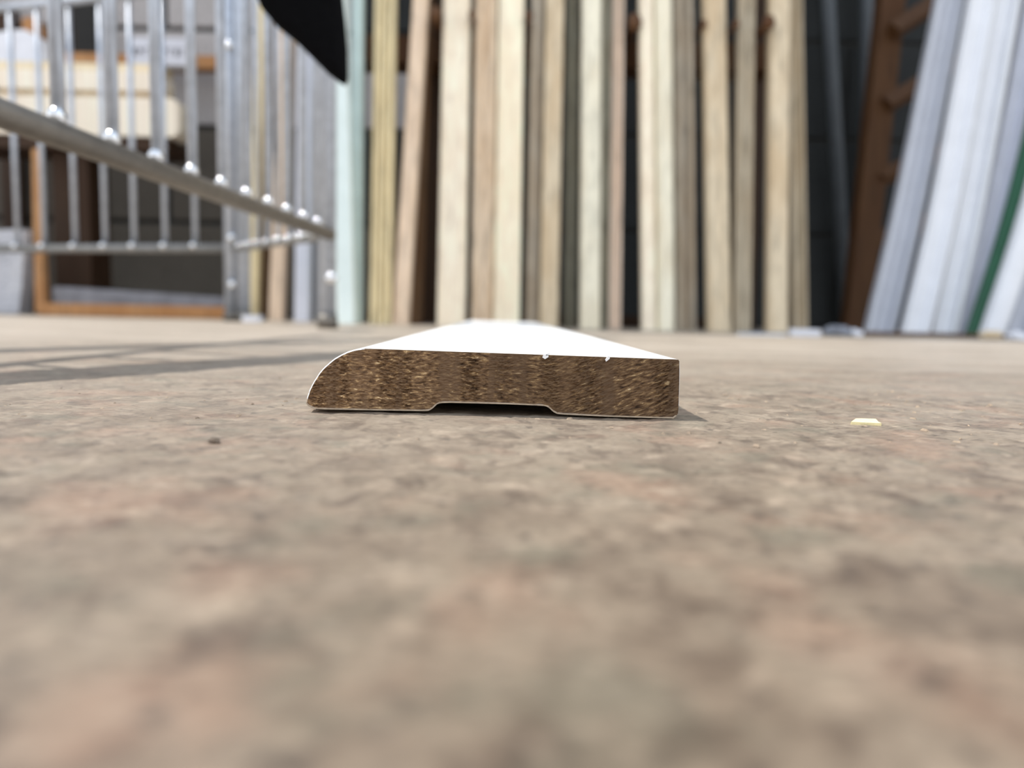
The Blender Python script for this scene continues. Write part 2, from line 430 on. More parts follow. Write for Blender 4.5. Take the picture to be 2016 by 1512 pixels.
fa = fbm(GX * 1700, GZ * 4800, 31, 3, 0.6)
RX = GX * math.cos(ang) + GZ * math.sin(ang); RZ = -GX * math.sin(ang) + GZ * math.cos(ang)
fb_ = fbm(RX * 1300, RZ * 4400, 41, 3, 0.6)
fib = fa * (1 - wgt) + fb_ * wgt
band = np.clip((vnoise(GX * 330, GZ * 25, 77) - 0.42) / 0.18, 0, 1)
amp = 0.0012 * (1 - 0.72 * band)
edge = np.clip(np.minimum(s, 1 - s)[:, None] * 14, 0, 1) * np.clip(np.minimum(GX - x0, x1 - GX) / 0.0008, 0, 1)
GY = 0.00012 - (fib - 0.5) * amp * edge - (fbm(GX * 400, GZ * 500, 55, 2) - 0.5) * 0.00025 * edge
cc = np.stack([GX, GY, GZ], -1).reshape(-1, 3)
ii = (np.arange(NZ - 1)[:, None] * NX + np.arange(NX - 1)[None, :]).reshape(-1)
qq = np.stack([ii, ii + 1, ii + NX + 1, ii + NX], -1)
V = [tuple(v) for v in cc]; F = [list(map(int, q)) for q in qq]
k0 = len(V)
inl2 = offset_in(outl, 0.00027)
for yv in (0.0006, LEN - 0.0005):
    for k in range(n): V.append((inl2[k, 0] + SH * yv, yv, inl2[k, 1]))
for k in range(n):
    k2 = (k + 1) % n; F.append([k0 + k, k0 + k2, k0 + n + k2, k0 + n + k])
F.append([k0 + n + k for k in range(n)])
core = link_mesh('sawn_core', V, F, M['core'], strip, smooth=True); core['label'] = 'torn brown fibres of the sawn end'
# two chipped flakes of primer on the top edge of the sawn end
for (px, py, ww, hh, tilt) in ((1074, 703, 0.0011, 0.0009, 0.2), (1196, 707, 0.0006, 0.0012, 0.5), (1079, 698, 0.0009, 0.0004, -0.3)):
    q = at(px, py, DF)
    g = [Vector((-ww / 2, 0, -hh * 0.3)), Vector((0, 0, -hh / 2)), Vector((ww / 2, 0, hh * 0.1)), Vector((ww * 0.3, 0, hh / 2)), Vector((-ww * 0.4, 0, hh * 0.4))]
    rm_ = Matrix.Rotation(tilt, 3, 'Y'); g = [rm_ @ v for v in g]
    V = [v + Vector((0, -0.0004, 0)) for v in g] + [v + Vector((0, 0.0003, 0)) for v in g]
    F = [[0, 1, 2, 3, 4], [9, 8, 7, 6, 5]] + [[i, (i + 1) % 5, 5 + (i + 1) % 5, 5 + i] for i in range(5)]
    link_mesh('primer_flake', V, F, M['primer'], strip, loc=(q.x - ox, 0, q.z - zmin))

# ------------------------------------------------------------------ yellow chip and grit on the floor
cy = 0.1425; cx = floor_x(1704, cy)
rng = random.Random(5)
ol = [(-0.0028, -0.0026), (-0.001, -0.0029), (0.0008, -0.0028), (0.0030, -0.0031), (0.0025, -0.0012), (0.0020, 0.0026), (0.0006, 0.0030), (-0.0008, 0.0027), (-0.0019, 0.0030), (-0.0022, 0.0008), (-0.0026, -0.0010)]
ol = [(a + b * 0.47, b) for a, b in ol]
V = [(a, b, 0.0003) for a, b in ol] + [(a * 0.97, b, 0.00085 + 0.00004 * math.sin(a * 2500)) for a, b in ol]
k = len(ol)
F = [list(range(k))[::-1], list(range(k, 2 * k))] + [[i, (i + 1) % k, k + (i + 1) % k, k + i] for i in range(k)]
chip = link_mesh('wood_chip', V, F, M['chip'], loc=(cx, cy, -0.0006))
tag(chip, 'small flat pale yellow wood chip lying alone on the floor', 'wood chip')
def lump(name, px, py, r, mat, seed, label, cat, group=None, flat=0.6):
    d = fw * FPX + rt * (px - 1008) - up * (py - 756); q = cam_pos + d * (-CAM_H / d.z)
    bm = bmesh.new(); bmesh.ops.create_icosphere(bm, subdivisions=2, radius=r); rr = random.Random(seed)
    for v in bm.verts: v.co *= rr.uniform(0.75, 1.15); v.co.z *= flat
    bm.verts.index_update(); g = [v.co.copy() for v in bm.verts], [[v.index for v in f.verts] for f in bm.faces]; bm.free()
    o = link_mesh(name, *g, mat, loc=(q.x, q.y, r * flat * 0.6 - 0.0004)); tag(o, label, cat, group); return o
lump('grit_crumb', 421, 868, 0.0009, M['grit'], 1, 'tiny dark crumb of grit alone on the pale floor', 'crumb')
V, F = [], []
rr = random.Random(11)
for _ in range(240):
    x = rr.uniform(-0.12, 0.12); y = rr.uniform(0.112, 0.21); r = rr.choice([0.00012, 0.00016, 0.0002, 0.0003])
    if ox - 0.001 < x < ox + 0.071 and y > DF - 0.0015: continue
    a = rr.uniform(0, 3.14); L = r * rr.uniform(1, 3.2)
    ca, sa = math.cos(a), math.sin(a); k = len(V)
    for (p, q, z) in ((-L, -r, 0), (L, -r, 0), (L, r, 0), (-L, r, 0), (-L * .6, 0, r * 1.3), (L * .6, 0, r * 1.3)):
        V.append((x + p * ca - q * sa, y + p * sa + q * ca, z - 0.00025))
    F += [[k, k + 1, k + 5, k + 4], [k + 2, k + 3, k + 4, k + 5], [k + 1, k + 2, k + 5], [k + 3, k, k + 4]]
dust = link_mesh('sawdust', V, F, plain('sawdust_fibre', srgb(150, 132, 112), 0.8, 0.5, 300))
tag(dust, 'fine sawdust and fibres scattered over the floor', 'sawdust', kind='stuff')

# ------------------------------------------------------------------ leaning timber
def profile(kind, w, t):
    """front outline (u across, v depth; front is v = 0) of a board's cross-section"""
    h = w / 2; c = min(0.004, w * 0.12)
    if kind in ('ogee', 'cove'): c = min(0.006, w * 0.14)
    if kind == 'flat': front = [(-h, c), (-h + c, 0), (h - c, 0), (h, c)]
    elif kind == 'groove':
        front = [(-h, c), (-h + c, 0)]
        for k in (-0.5, 0, 0.5):
            front += [(k * h - w * 0.05, 0), (k * h, 0.0045), (k * h + w * 0.05, 0)]
        front += [(h - c, 0), (h, c)]
    elif kind == 'split':                                          # two thicknesses lying one over the other
        front = [(-h, c), (-h + c, 0), (-w * 0.06, 0), (-w * 0.04, 0.007), (h - c, 0.007), (h, 0.007 + c)]
    elif kind == 'round':
        front = [(-h * math.cos(a), 0.35 * t * (1 - math.sin(a))) for a in np.linspace(0.05, math.pi - 0.05, 9)]
    elif kind == 'ogee':
        front = [(-h, 0.004), (-h + c, 0), (-h * 0.62, 0), (-h * 0.55, 0.006), (-h * 0.3, 0.010), (0.0, 0.011), (h * 0.3, 0.0085), (h * 0.45, 0.004), (h * 0.6, 0.004), (h * 0.62, 0), (h - c, 0), (h, 0.004)]
    elif kind == 'cove':
        front = [(-h, 0.002), (-h + c, 0), (-h * 0.7, 0), (-h * 0.66, 0.006), (-h * 0.1, 0.013), (h * 0.5, 0.013), (h * 0.56, 0.001), (h - c, 0.001), (h, 0.003)]
    return front + [(h, t), (-h, t)]
def lean(name, label, cat, group, base, top, mat, kind='flat', t=0.02, Yb=1.06, Yt=1.13, length=1.22, mids=None, lenx=None):
    """a long board standing on the floor and leaning back; base / top = its pixel span at the foot and at the top of the frame"""
    zb = 0.0
    xb0, xb1 = floor_x(base[0], Yb), floor_x(base[1], Yb)
    p0, p1 = at(top[0], 0, Yt), at(top[1], 0, Yt)
    w_ = ((xb1 - xb0) + (p1.x - p0.x)) / 2 - 0.0014
    A = Vector(((xb0 + xb1) / 2, Yb, 0)); B = (p0 + p1) / 2
    ctr = [A]
    if mids:
        for (pa, pb, py) in mids:
            f = (650 - py) / 650; q = at((pa + pb) / 2, py, Yb + (Yt - Yb) * f); ctr.append(q)
    ctr.append(B)
    d = (B - ctr[-2]).normalized(); ctr.append(A.lerp(B, 1) + d * (length - (B - A).length))
    if mids:
        pts = [Vector(p) for p in catmull([tuple(c) for c in ctr], 5)]
    else:
        pts = [ctr[0] + (ctr[-1] - ctr[0]) * k / 4 for k in range(5)]
    lift = t * math.sin(math.atan2(Yt - Yb, B.z))
    fr = profile(kind, w_, t); n = len(fr); V, F = [], []
    for i, p in enumerate(pts):
        tt = (pts[min(i + 1, len(pts) - 1)] - pts[max(i - 1, 0)]).normalized()
        u_ = Vector((1, 0, 0)) if i == 0 else (Vector((1, 0, 0)) - tt * tt.x).normalized()
        vv = Vector((0, 1, 0)) if i == 0 else tt.cross(u_) * -1
        if vv.y < 0: vv = -vv
        for (a, b) in fr: V.append(p + u_ * a + vv * b - A)
    zl = min(v.z for v in V)
    for i in range(len(pts) - 1):
        for k in range(n):
            k2 = (k + 1) % n; F.append([i * n + k, i * n + k2, (i + 1) * n + k2, (i + 1) * n + k])
    F.append(list(range(n))[::-1]); F.append([(len(pts) - 1) * n + k for k in range(n)])
    o = link_mesh(name, V, F, mat, loc=(A.x, A.y, -zl + 0.0002)); tag(o, label, cat, group); return o

GB = 'boards leaning on the timber rack'
P = pine
cream = P('cream_pine', srgb(250, 236, 212), 0.82, 0.08); pale = P('pale_pine', srgb(254, 240, 212), 0.86, 0.08)
pinkp = P('pink_pine', srgb(234, 210, 184), 0.76, 0.08); brownp = P('brown_pine', srgb(232, 214, 190), 0.66, 0.17)
yellowp = P('yellow_pine', srgb(228, 212, 170), 0.74, 0.08); greyp = P('grey_pine', srgb(180, 170, 154), 0.66, 0.18)
sagep = P('sage_grey_pine', srgb(152, 150, 134), 0.62, 0.12); greenish = P('greenish_pine', srgb(236, 230, 208), 0.78, 0.1)
tanp = P('tan_pine', srgb(216, 200, 172), 0.7, 0.2); duskp = P('dusky_pine', srgb(190, 178, 156), 0.68, 0.14)
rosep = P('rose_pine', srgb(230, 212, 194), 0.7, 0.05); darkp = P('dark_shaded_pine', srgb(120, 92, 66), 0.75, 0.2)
boards = [
 # name, label, base px, top px, material, profile, Yb, Yt, t
 ('narrow_batten', 'narrow yellow pine batten seen through the bars next to the cart corner post', (483, 509), (504, 520), yellowp, 'flat', 1.20, 1.25, .02),
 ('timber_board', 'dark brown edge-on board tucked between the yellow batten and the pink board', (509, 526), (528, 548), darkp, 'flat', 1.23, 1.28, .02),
 ('timber_board', 'pinkish pine board seen through the cart bars beside the lavender-white board', (524, 560), (553, 578), pinkp, 'flat', 1.18, 1.23, .02),
 ('painted_board', 'lavender-white painted board seen through the cart bars', (573, 614), (590, 611), M['lavender'], 'flat', 1.14, 1.19, .018),
 ('painted_board', 'pale grey painted strip between the lavender-white and the mint boards', (616, 650), (620, 642), M['grey_white'], 'cove', 1.17, 1.222, .018),
 ('painted_board', 'bright mint painted board with its top behind the black hanging bag', (657, 703), (649, 676), M['mint'], 'flat', 1.06, 1.12, .018),
 ('painted_board', 'duller mint painted board leaning beside the black bag and the grooved yellow board', (694, 708), (684, 722), M['mint_dull'], 'flat', 1.105, 1.15, .016),
 ('grooved_board', 'yellow-tan grooved pine board next to the mint boards', (727, 768), (734, 780), yellowp, 'groove', 1.06, 1.13, .022),
 ('timber_board', 'slanting pink-tan board resting over the grooved yellow board', (770, 805), (812, 843), pinkp, 'flat', 1.065, 1.14, .02),
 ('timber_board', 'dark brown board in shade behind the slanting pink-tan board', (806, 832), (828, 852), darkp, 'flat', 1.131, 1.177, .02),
 ('timber_board', 'clean cream pine board standing beside the dark gap of the slanting board', (859, 915), (871, 927), cream, 'flat', 1.05, 1.13, .022),
 ('timber_board', 'pine board with brown streaks next to the palest board', (925, 973), (937, 979), brownp, 'ogee', 1.06, 1.13, .022),
 ('timber_board', 'palest cream pine board of the row, nearly white at the top', (973, 1021), (979, 1036), pale, 'flat', 1.05, 1.125, .024),
 ('timber_strip', 'grey weathered strip beside the palest board', (1034, 1062), (1046, 1074), greyp, 'split', 1.07, 1.14, .02),
 ('timber_board', 'light tan pine board with a brown knot stain half way up', (1062, 1099), (1074, 1112), tanp, 'flat', 1.06, 1.13, .022),
 ('timber_strip', 'dark sage-grey ridged strip between two light boards', (1107, 1138), (1119, 1139), sagep, 'groove', 1.102, 1.164, .02),
 ('timber_board', 'light greenish-cream pine board next to the sage-grey strip', (1143, 1181), (1145, 1187), greenish, 'flat', 1.06, 1.13, .022),
 ('timber_strip', 'thin dark grey strip wedged beside the greenish-cream board', (1182, 1196), (1188, 1202), sagep, 'flat', 1.08, 1.145, .018),
 ('moulded_strip', 'pinkish moulded pine strip bordering the wide dark gap', (1201, 1223), (1207, 1232), rosep, 'ogee', 1.06, 1.13, .02),
 ('timber_board', 'cream-pink pine board on the far edge of the wide dark gap', (1265, 1292), (1259, 1287), cream, 'flat', 1.06, 1.13, .02),
 ('moulded_strip', 'pale rounded pine strip joined close to the cream-pink board', (1293, 1332), (1288, 1326), greenish, 'round', 1.065, 1.13, .024),
 ('timber_strip', 'grey-brown pine strip beside the pale rounded strip', (1335, 1371), (1328, 1368), greyp, 'cove', 1.08, 1.145, .02),
 ('timber_board', 'bowed tan pine board, bottom touching the dusky board', (1395, 1446), (1388, 1433), tanp, 'split', 1.06, 1.13, .022),
 ('timber_board', 'dusky tan pine board next to the bowed tan board', (1447, 1480), (1455, 1490), duskp, 'groove', 1.07, 1.14, .02),
 ('timber_board', 'wide tan pine board standing over the white offcuts', (1509, 1557), (1522, 1554), tanp, 'flat', 1.06, 1.13, .022),
 ('grooved_board', 'grooved tan pine board ending the row of natural timber', (1557, 1598), (1554, 1580), duskp, 'ogee', 1.095, 1.163, .022),
]
for nm, lb, b_, t_, mt, pr, yb, yt, th in boards:
    lean(nm, lb, 'moulding' if 'mould' in nm else 'board', GB, b_, t_, mt, pr, th, yb, yt, 0.70 if 'slanting pink-tan board resting' in lb else 0.98 if 'ending the row' in lb else 1.22)

# white painted mouldings, bowed and leaning the other way
GW = 'white mouldings leaning on the ladder rack'
whites = [
 ('white_moulding', 'white painted moulding with a grey hollow face, beside the brown ladder rack', (1698, 1772), (1856, 1894), M['grey_white'], 'cove', 1.105, 1.185, [(1764, 1829, 394)]),
 ('white_moulding', 'wide bright white moulding with two ridges', (1778, 1836), (1917, 1962), M['white_board'], 'ogee', 1.08, 1.16, [(1841, 1894, 394)]),
 ('white_moulding', 'white moulding with a strong bright edge, next to the two-ridge moulding', (1836, 1886), (1962, 2014), M['white_board'], 'cove', 1.105, 1.185, [(1894, 1942, 394)]),
 ('white_moulding', 'pinkish-white moulding behind the green strip', (1884, 1922), (2020, 2070), M['lavender'], 'ogee', 1.13, 1.21, [(1944, 1994, 394)]),
 ('green_moulding', 'dark green painted strip among the white mouldings', (1912, 1940), (2086, 2120), M['green'], 'flat', 1.08, 1.16, [(1996, 2024, 394)]),
 ('white_moulding', 'white moulding leaning in front of the green strip', (1941, 1978), (2118, 2165), M['white_board'], 'round', 1.055, 1.135, [(2026, 2066, 394)]),
 ('white_moulding', 'grey-white moulding with shaded hollow beyond the green strip', (1980, 2030), (2166, 2220), M['grey_white'], 'cove', 1.08, 1.16, [(2068, 2118, 394)]),
]
for nm, lb, b_, t_, mt, pr, yb, yt, md in whites:
    lean(nm, lb, 'moulding', GW, b_, t_, mt, pr, 0.018, yb, yt, 0.8, md)

# ------------------------------------------------------------------ timber rack behind the boards
rack = empty('timber_rack', (floor_x(1160, 1.24), 1.24, 0))
tag(rack, 'dark brown timber rack with pegs behind the leaning boards', 'rack')
def rel_box(parent, name, x0, x1, y0, y1, z0, z1, mat, b=0.002):
    o = parent.location
    return link_mesh(name, *box_geo(x0 - o.x, x1 - o.x, y0 - o.y, y1 - o.y, z0 - o.z, z1 - o.z, b), mat, parent)
zB = at(1250, 108, 1.22).z
bx0, bx1 = floor_x(700, 1.24), floor_x(1485, 1.24)
rel_box(rack, 'rail', bx0, bx1, 1.215, 1.274, zB - 0.02, zB + 0.02, M['brown'])
rel_box(rack, 'rail', bx0, bx1, 1.262, 1.2745, 1.03, 1.07, M['brown'])
for px in (846, 1462):
    x = floor_x(px, 1.27)
    rel_box(rack, 'upright', x - 0.022, x + 0.022, 1.275, 1.315, 0, 1.35, M['dark_brown'])
for px, py, Yf, pr_ in ((862, 44, 1.105, 0.005), (932, 44, 1.105, 0.0032), (1041, 42, 1.105, 0.0032), (1246, 48, 1.12, 0.006), (1380, 34, 1.12, 0.0028), (1443, 40, 1.12, 0.003), (1502, 38, 1.11, 0.005)):
    q = at(px, py, Yf); o = rack.location; q.z = zB + 0.012; q.x = at(px, py, 1.14).x
    link_mesh('peg', *tube_geo([q - o, Vector((q.x, 1.23, q.z)) - o], pr_, 10), M['brown'], rack, smooth=True)
    link_mesh('peg_knob', *ball_geo(q - o, pr_ * 1.7, 1, 0.6, 1.2), M['brown'], rack, smooth=True)
# feet bar
rel_box(rack, 'foot_rail', bx0, bx1, 1.316, 1.342, 0.0, 0.02, M['dark_brown'])

# ladder rack by the white mouldings
lad = empty('ladder_rack', (floor_x(1690, 1.36), 1.36, 0))
tag(lad, 'dark brown leaning ladder rack with slanting arms beside the white mouldings', 'rack')
def bar(parent, name, a, b, sx, sy, mat):
    a = Vector(a) - parent.location; b = Vector(b) - parent.location
    t = (b - a).normalized(); u_ = (Vector((1, 0, 0)) - t * t.x).normalized() if abs(t.x) < 0.9 else (Vector((0, 0, 1)) - t * t.z).normalized()
    v_ = t.cross(u_); V = []
    for p in (a, b):
        for (i, j) in ((-1, -1), (1, -1), (1, 1), (-1, 1)): V.append(p + u_ * sx * i / 2 + v_ * sy * j / 2)
    F = [[0, 1, 2, 3], [7, 6, 5, 4]] + [[k, (k + 1) % 4, 4 + (k + 1) % 4, 4 + k] for k in range(4)]
    return link_mesh(name, V, F, mat, parent)
a = Vector((floor_x(1682, 1.36), 1.36, 0.002)); b = at(1752, 0, 1.40); b2 = a + (b - a) * 2.6
bar(lad, 'upright', a, b2, 0.042, 0.03, M['brown'])
a2 = a + Vector((0.34, 0.05, 0)); bar(lad, 'upright', a2, a2 + (b2 - a), 0.042, 0.03, M['dark_brown'])
for (p, q) in (((1757, 62), (1850, 0)), ((1742, 208), (1822, 160)), ((1728, 352), (1800, 322)), ((1712, 480), (1790, 450))):
    s0 = at(*p, 1.37); s1 = at(*q, 1.40); s1 = s0 + (s1 - s0) * 2.2
    bar(lad, 'arm', s0, s1, 0.024, 0.024, M['brown'])

# grey conduits up the wall
for (pb, pt, lb) in (((1668, 640), (1630, 0), 'thin grey plastic pipe running up the dark wall beside the end of the boards'),
                     ((1702, 640), (1706, 0), 'thin grey plastic pipe rising just behind the ladder rack')):
    Yp = WALL_Y - 0.03; a = Vector((floor_x(pb[0], Yp), Yp, 0.0)); b = at(*pt, Yp); b = a + (b - a) * 2.2
    o = link_mesh('wall_pipe', *tube_geo([Vector((0, 0, 0)), (b - a) * .5, b - a], 0.013, 12), M['pipe'], loc=a, smooth=True)
    tag(o, lb, 'pipe')

# ------------------------------------------------------------------ offcuts lying at the foot of the boards
def slab(name, label, cat, pxs, Y0, Y1, h, mat, skew=0.0, group=None, z=0.0002):
    xa, xb = floor_x(pxs[0], Y0), floor_x(pxs[1], Y0); cx = (xa + xb) / 2
    g = box_geo(xa - cx, xb - cx, 0, Y1 - Y0, 0, h, min(h, Y1 - Y0) * 0.15)
    V = [Vector((v.x + skew * v.y, v.y, v.z)) for v in g[0]]
    o = link_mesh(name, V, g[1], mat, loc=(cx, Y0, z)); tag(o, label, cat, group); return o
GO = 'offcuts at the foot of the boards'
slab('thin_offcut', 'long thin grey-white offcut lying under the wide tan board', 'offcut', (1456, 1536), 0.90, 0.93, 0.003, M['sheet_grey'], 0.6, GO)
slab('thin_offcut', 'thin white strip lying in front of the long grey offcut', 'offcut', (1450, 1545), 0.86, 0.872, 0.002, M['white_board'], 0.6, GO)
slab('white_offcut', 'short bright bluish-white offcut at the foot of the grooved tan board', 'offcut', (1556, 1616), 0.87, 0.93, 0.008, M['sheet_white'], 0.3, GO)
def heap(name, label, px, Y, wpx, h, mat, seed, cat='offcut'):
    x = floor_x(px, Y); w_ = wpx * Y / FPX; rr = random.Random(seed); bm = bmesh.new()
    bmesh.ops.create_icosphere(bm, subdivisions=2, radius=0.5)
    for v in bm.verts:
        k = rr.uniform(0.75, 1.2); v.co = Vector((v.co.x * w_ * k, v.co.y * w_ * 0.7 * k, max(0, (v.co.z + 0.12)) * h * 1.6 * k))
    bm.verts.index_update(); g = [v.co.copy() for v in bm.verts], [[v.index for v in f.verts] for f in bm.faces]; bm.free()
    o = link_mesh(name, *g, mat, loc=(x, Y, 0.0002)); tag(o, label, cat, GO); return o
heap('crumpled_wrap', 'crumpled grey wrapping scrap beside the bluish-white offcut', 1648, 0.97, 62, 0.013, M['sheet_grey'], 2, 'scrap')
heap('crumpled_wrap', 'small pale wrapping scrap at the foot of the first white moulding', 1685, 0.99, 26, 0.009, M['sheet_white'], 3, 'scrap')
heap('timber_offcut', 'tan splintered timber offcut in front of the green strip', 1948, 0.97, 46, 0.011, tanp, 4)
heap('crumpled_wrap', 'white wrapping scrap lying beside the tan splintered offcut', 2000, 0.98, 40, 0.010, M['sheet_white'], 5, 'scrap')
slab('floor_batten', 'flat brown batten on the floor under the white mouldings', 'batten', (1640, 2080), 1.012, 1.045, 0.005, M['brown'], 0, None)

# ------------------------------------------------------------------ galvanised wire cart
cart = empty('wire_cart', (-0.4, 0.9, 0)); o_c = cart.location.copy()
tag(cart, 'galvanised wire-sided cart with round bars and corner posts', 'cart')
def part(name, geo, mat, smooth=True, label=None):
    o = link_mesh(name, [Vector(v) - o_c for v in geo[0]], geo[1], mat, cart, smooth=smooth)
    if label: o['label'] = label
    return o
UN = 0.329
def near_pt(px):
    """floor-plan point on the side that runs alongside the moulding, at that pixel column of its bottom rail"""
    Yd = UN * 1000.0 / (1087 - px); return Yd
q0 = at(116, 264, near_pt(112)); q1 = at(432, 384, near_pt(432))
RZ = (q0.z + q1.z) / 2
qA = at(650, 458, near_pt(650)); XA, YA = qA.x, qA.y
dirn = Vector((qA.x - q0.x, qA.y - q0.y, 0)); dn = dirn / dirn.length
start = Vector((q0.x, q0.y, 0)) - dn * 0.195
Bp = at(457, 492, 1.06); Bx, By = Bp.x, 1.06
Lp = at(0, 490, 1.165); Lx, Ly = Lp.x, 1.165
RZ2 = at(230, 489, 1.11).z
PA = Vector((XA, YA, 0)); PB = Vector((Bx, By, 0)); PL = Vector((Lx, Ly, 0)); PL2 = PB + (PL - PB) * 1.25
Zt = at(70, 12, 1.15).z
up_ = lambda p, z: Vector((p.x, p.y, z))
part('bottom_rail', tube_geo([up_(start, RZ), up_(PA, RZ)], 0.0058, 14), M['rail'])
part('bottom_rail', tube_geo([up_(PA, RZ), up_(PB, RZ2)], 0.0052, 12), M['dull'])
part('bottom_rail', tube_geo([up_(PB, RZ2), up_(PL2, RZ2)], 0.0062, 12), M['dull'])
part('top_rail', tube_geo([up_(PB, Zt), up_(PL2, Zt)], 0.006, 12), M['zinc'])
def side_top(Yv): return RZ + 0.001 + max(0.0, Yv - start.y) * 0.72          # the side of the basket rises away from its nose
part('top_rail', tube_geo([up_(start, RZ), up_(PA, side_top(PA.y))], 0.016, 14), M['zinc'])
part('top_rail', tube_geo([up_(PA, side_top(PA.y)), up_(PB, side_top(PA.y) + 0.1)], 0.007, 12), M['zinc'])
part('top_rail', tube_geo([Vector((-0.362, 0.255, 0.21)), Vector((-0.352, 0.34, 0.285)), Vector((-0.347, 0.50, 0.43)), Vector((-0.345, 0.62, 0.54))], 0.0135, 14), M['zinc'])
part('cross_rail', tube_geo([up_(start, RZ), up_(start + Vector((-0.17, 0, 0)), RZ), Vector((-0.362, 0.255, 0.21))], 0.006, 12), M['zinc'])
part('cross_rail', tube_geo([Vector((-0.345, 0.62, 0.54)), up_(PA, side_top(PA.y))], 0.006, 12), M['zinc'])
def cart_bar(p, z0, z1, r, bead, zb, toward):
    o = link_mesh('bar', *tube_geo([Vector((0, 0, 0)), Vector((0, 0, z1 - z0))], r, 10), M['zinc'], cart, loc=up_(p, z0) - o_c, smooth=True)
    g = ball_geo((0, 0, 0), bead, 1, 1, 1.0, 12, 8)
    link_mesh('weld_bead', *g, M['weld'], o, loc=Vector((toward[0], toward[1], zb - z0)), smooth=True)
step = 0.127 * UN
L_n = (PA - start).length
k = 0
q0f = Vector((q0.x, q0.y, 0))
for i in range(-4, 12):
    p = q0f + dn * step * i
    if (p - start).length > L_n - 0.012 or (p - start).dot(dn) < 0.01: continue
    cart_bar(p, RZ + 0.003, side_top(p.y), 0.0030, 0.0042, RZ + 0.0075, (0.0, -0.001))
for i in range(1, 9):
    p = PA.lerp(PB, i / 9.0)
    cart_bar(p, RZ, side_top(PA.y) + 0.1 * i / 9.0, 0.0028, 0.0042, RZ + (RZ2 - RZ) * i / 9.0 + 0.001, (0.0, -0.0045))
for px in (385, 326, 265, 208, 149, 88, 36, -18, -72):
    f = (457 - px) / 457.0
    X_ = floor_x(px, Ly * f + By * (1 - f), RZ2); p = Vector((X_, By + (Ly - By) * f, 0))
    cart_bar(p, RZ2, Zt, 0.0038, 0.0052, RZ2 + 0.003, (0.0, -0.0075))
def post(p, name='corner_post', r=0.0105, z1=0.66, twin=0.0):
    geos = [tube_geo([up_(p, 0.012), up_(p, z1)], r, 16)]
    o = part(name, geos[0], M['zinc'])
    foot = link_mesh('foot', *tube_geo([up_(p, 0.0005) - o_c, up_(p, 0.014) - o_c], [r * 1.25, r * 1.15], 16), M['rail'], o, smooth=True)
    return o
pB = post(PB)
post(PB + Vector((0.020, -0.012, 0)), r=0.0085)
post(PA + Vector((-0.004, 0.006, 0)), r=0.0085)
post(PL2, z1=Zt + 0.01); post(start, 'front_leg', 0.008, RZ)
for (p, zz) in ((PB, at(440, 560, 1.06).z), (PB, at(455, 95, 1.06).z), (PB, at(455, 470, 1.06).z), (PA, at(630, 548, YA).z)):
    link_mesh('bolt', *ball_geo(up_(p, zz) + Vector((0.004, -0.012, 0)) - o_c, 0.006, 1, 0.7, 1), M['weld'], cart, smooth=True)
# black bag hanging off the cart side
Yk = 0.50
olp = [(500, -40), (520, 12), (552, 50), (590, 80), (626, 116), (652, 142), (672, 157), (684, 163), (689, 150), (688, 90), (684, 40), (676, -40)]
ol = [at(x, y, Yk) for x, y in [(a - 5, b + 5) for a, b in olp]]
ctr = sum(ol, Vector()) / len(ol)
topz = 0.34
ol = [Vector((ol[0].x + 0.004, Yk, topz))] + ol + [Vector((ol[-1].x - 0.006, Yk, topz))]
ctr = sum(ol, Vector()) / len(ol); V, F = [], []
org = Vector((ctr.x, Yk, ol[8].z))
layers = [(-0.011, 0.72), (-0.0095, 0.90), (-0.004, 0.985), (0.0, 1.0), (0.004, 0.985), (0.0095, 0.90), (0.011, 0.72)]
n = len(ol)
for (dy, s_) in layers:
    for p in ol:
        q = ctr + (p - ctr) * s_; V.append(Vector((q.x, Yk + dy, q.z)) - org)
for i in range(len(layers) - 1):
    for k in range(n): F.append([i * n + k, i * n + (k + 1) % n, (i + 1) * n + (k + 1) % n, (i + 1) * n + k])
F.append(list(range(n))); F.append([(len(layers) - 1) * n + k for k in range(n)][::-1])
bag = empty('hanging_bag', org); tag(bag, 'matte black cloth bag with a pointed lower corner hanging at the cart', 'bag')
link_mesh('bag_body', V, F, M['black'], bag, smooth=True)
pr = PA - dn * 0.17
link_mesh('strap', *tube_geo([Vector((ctr.x, Yk, topz - 0.01)) - org, Vector((ctr.x - 0.01, Yk, 0.38)) - org, up_(pr, side_top(pr.y) + 0.0295) - org], 0.006, 8), M['black'], bag)

# ------------------------------------------------------------------ shelf rack with stacked timber beyond the cart
sh = empty('shelf_rack', (floor_x(150, 1.40), 1.40, 0))
tag(sh, 'brown timber shelf rack carrying stacked cream planks beyond the cart', 'rack')
xp0, xp1 = floor_x(104, 1.36), floor_x(176, 1.36)
zs = at(200, 272, 1.36).z
rel_box(sh, 'upright', xp0, xp1, 1.37, 1.44, 0, zs - 0.022, M['dark_brown'])
rel_box(sh, 'shelf_bearer', floor_x(-160, 1.36), floor_x(345, 1.36), 1.345, 1.46, zs - 0.022, zs, M['dark_brown'])
xq = floor_x(-120, 1.36)
rel_box(sh, 'upright', xq - 0.07, xq, 1.37, 1.44, 0, zs - 0.022, M['dark_brown'])
zo = at(200, 118, 1.56)
za = at(200, 130, 1.55).z; zb_ = at(200, 104, 1.55).z
rel_box(sh, 'back_beam', floor_x(-160, 1.55), floor_x(432, 1.55), 1.55, 1.585, za, zb_, M['orange'])
for px in (20, 128):
    xq = floor_x(px, 1.57); rel_box(sh, 'back_upright', xq - 0.02, xq + 0.02, 1.587, 1.602, 0, 0.62, M['dark_brown'])
bt = link_mesh('lit_batten', *tube_geo([(0, 0, 0), (-0.052, 0.085, zs - 0.03)], [0.011, 0.008], 4), M['orange'], loc=(floor_x(84, 1.255), 1.255, 0.003))
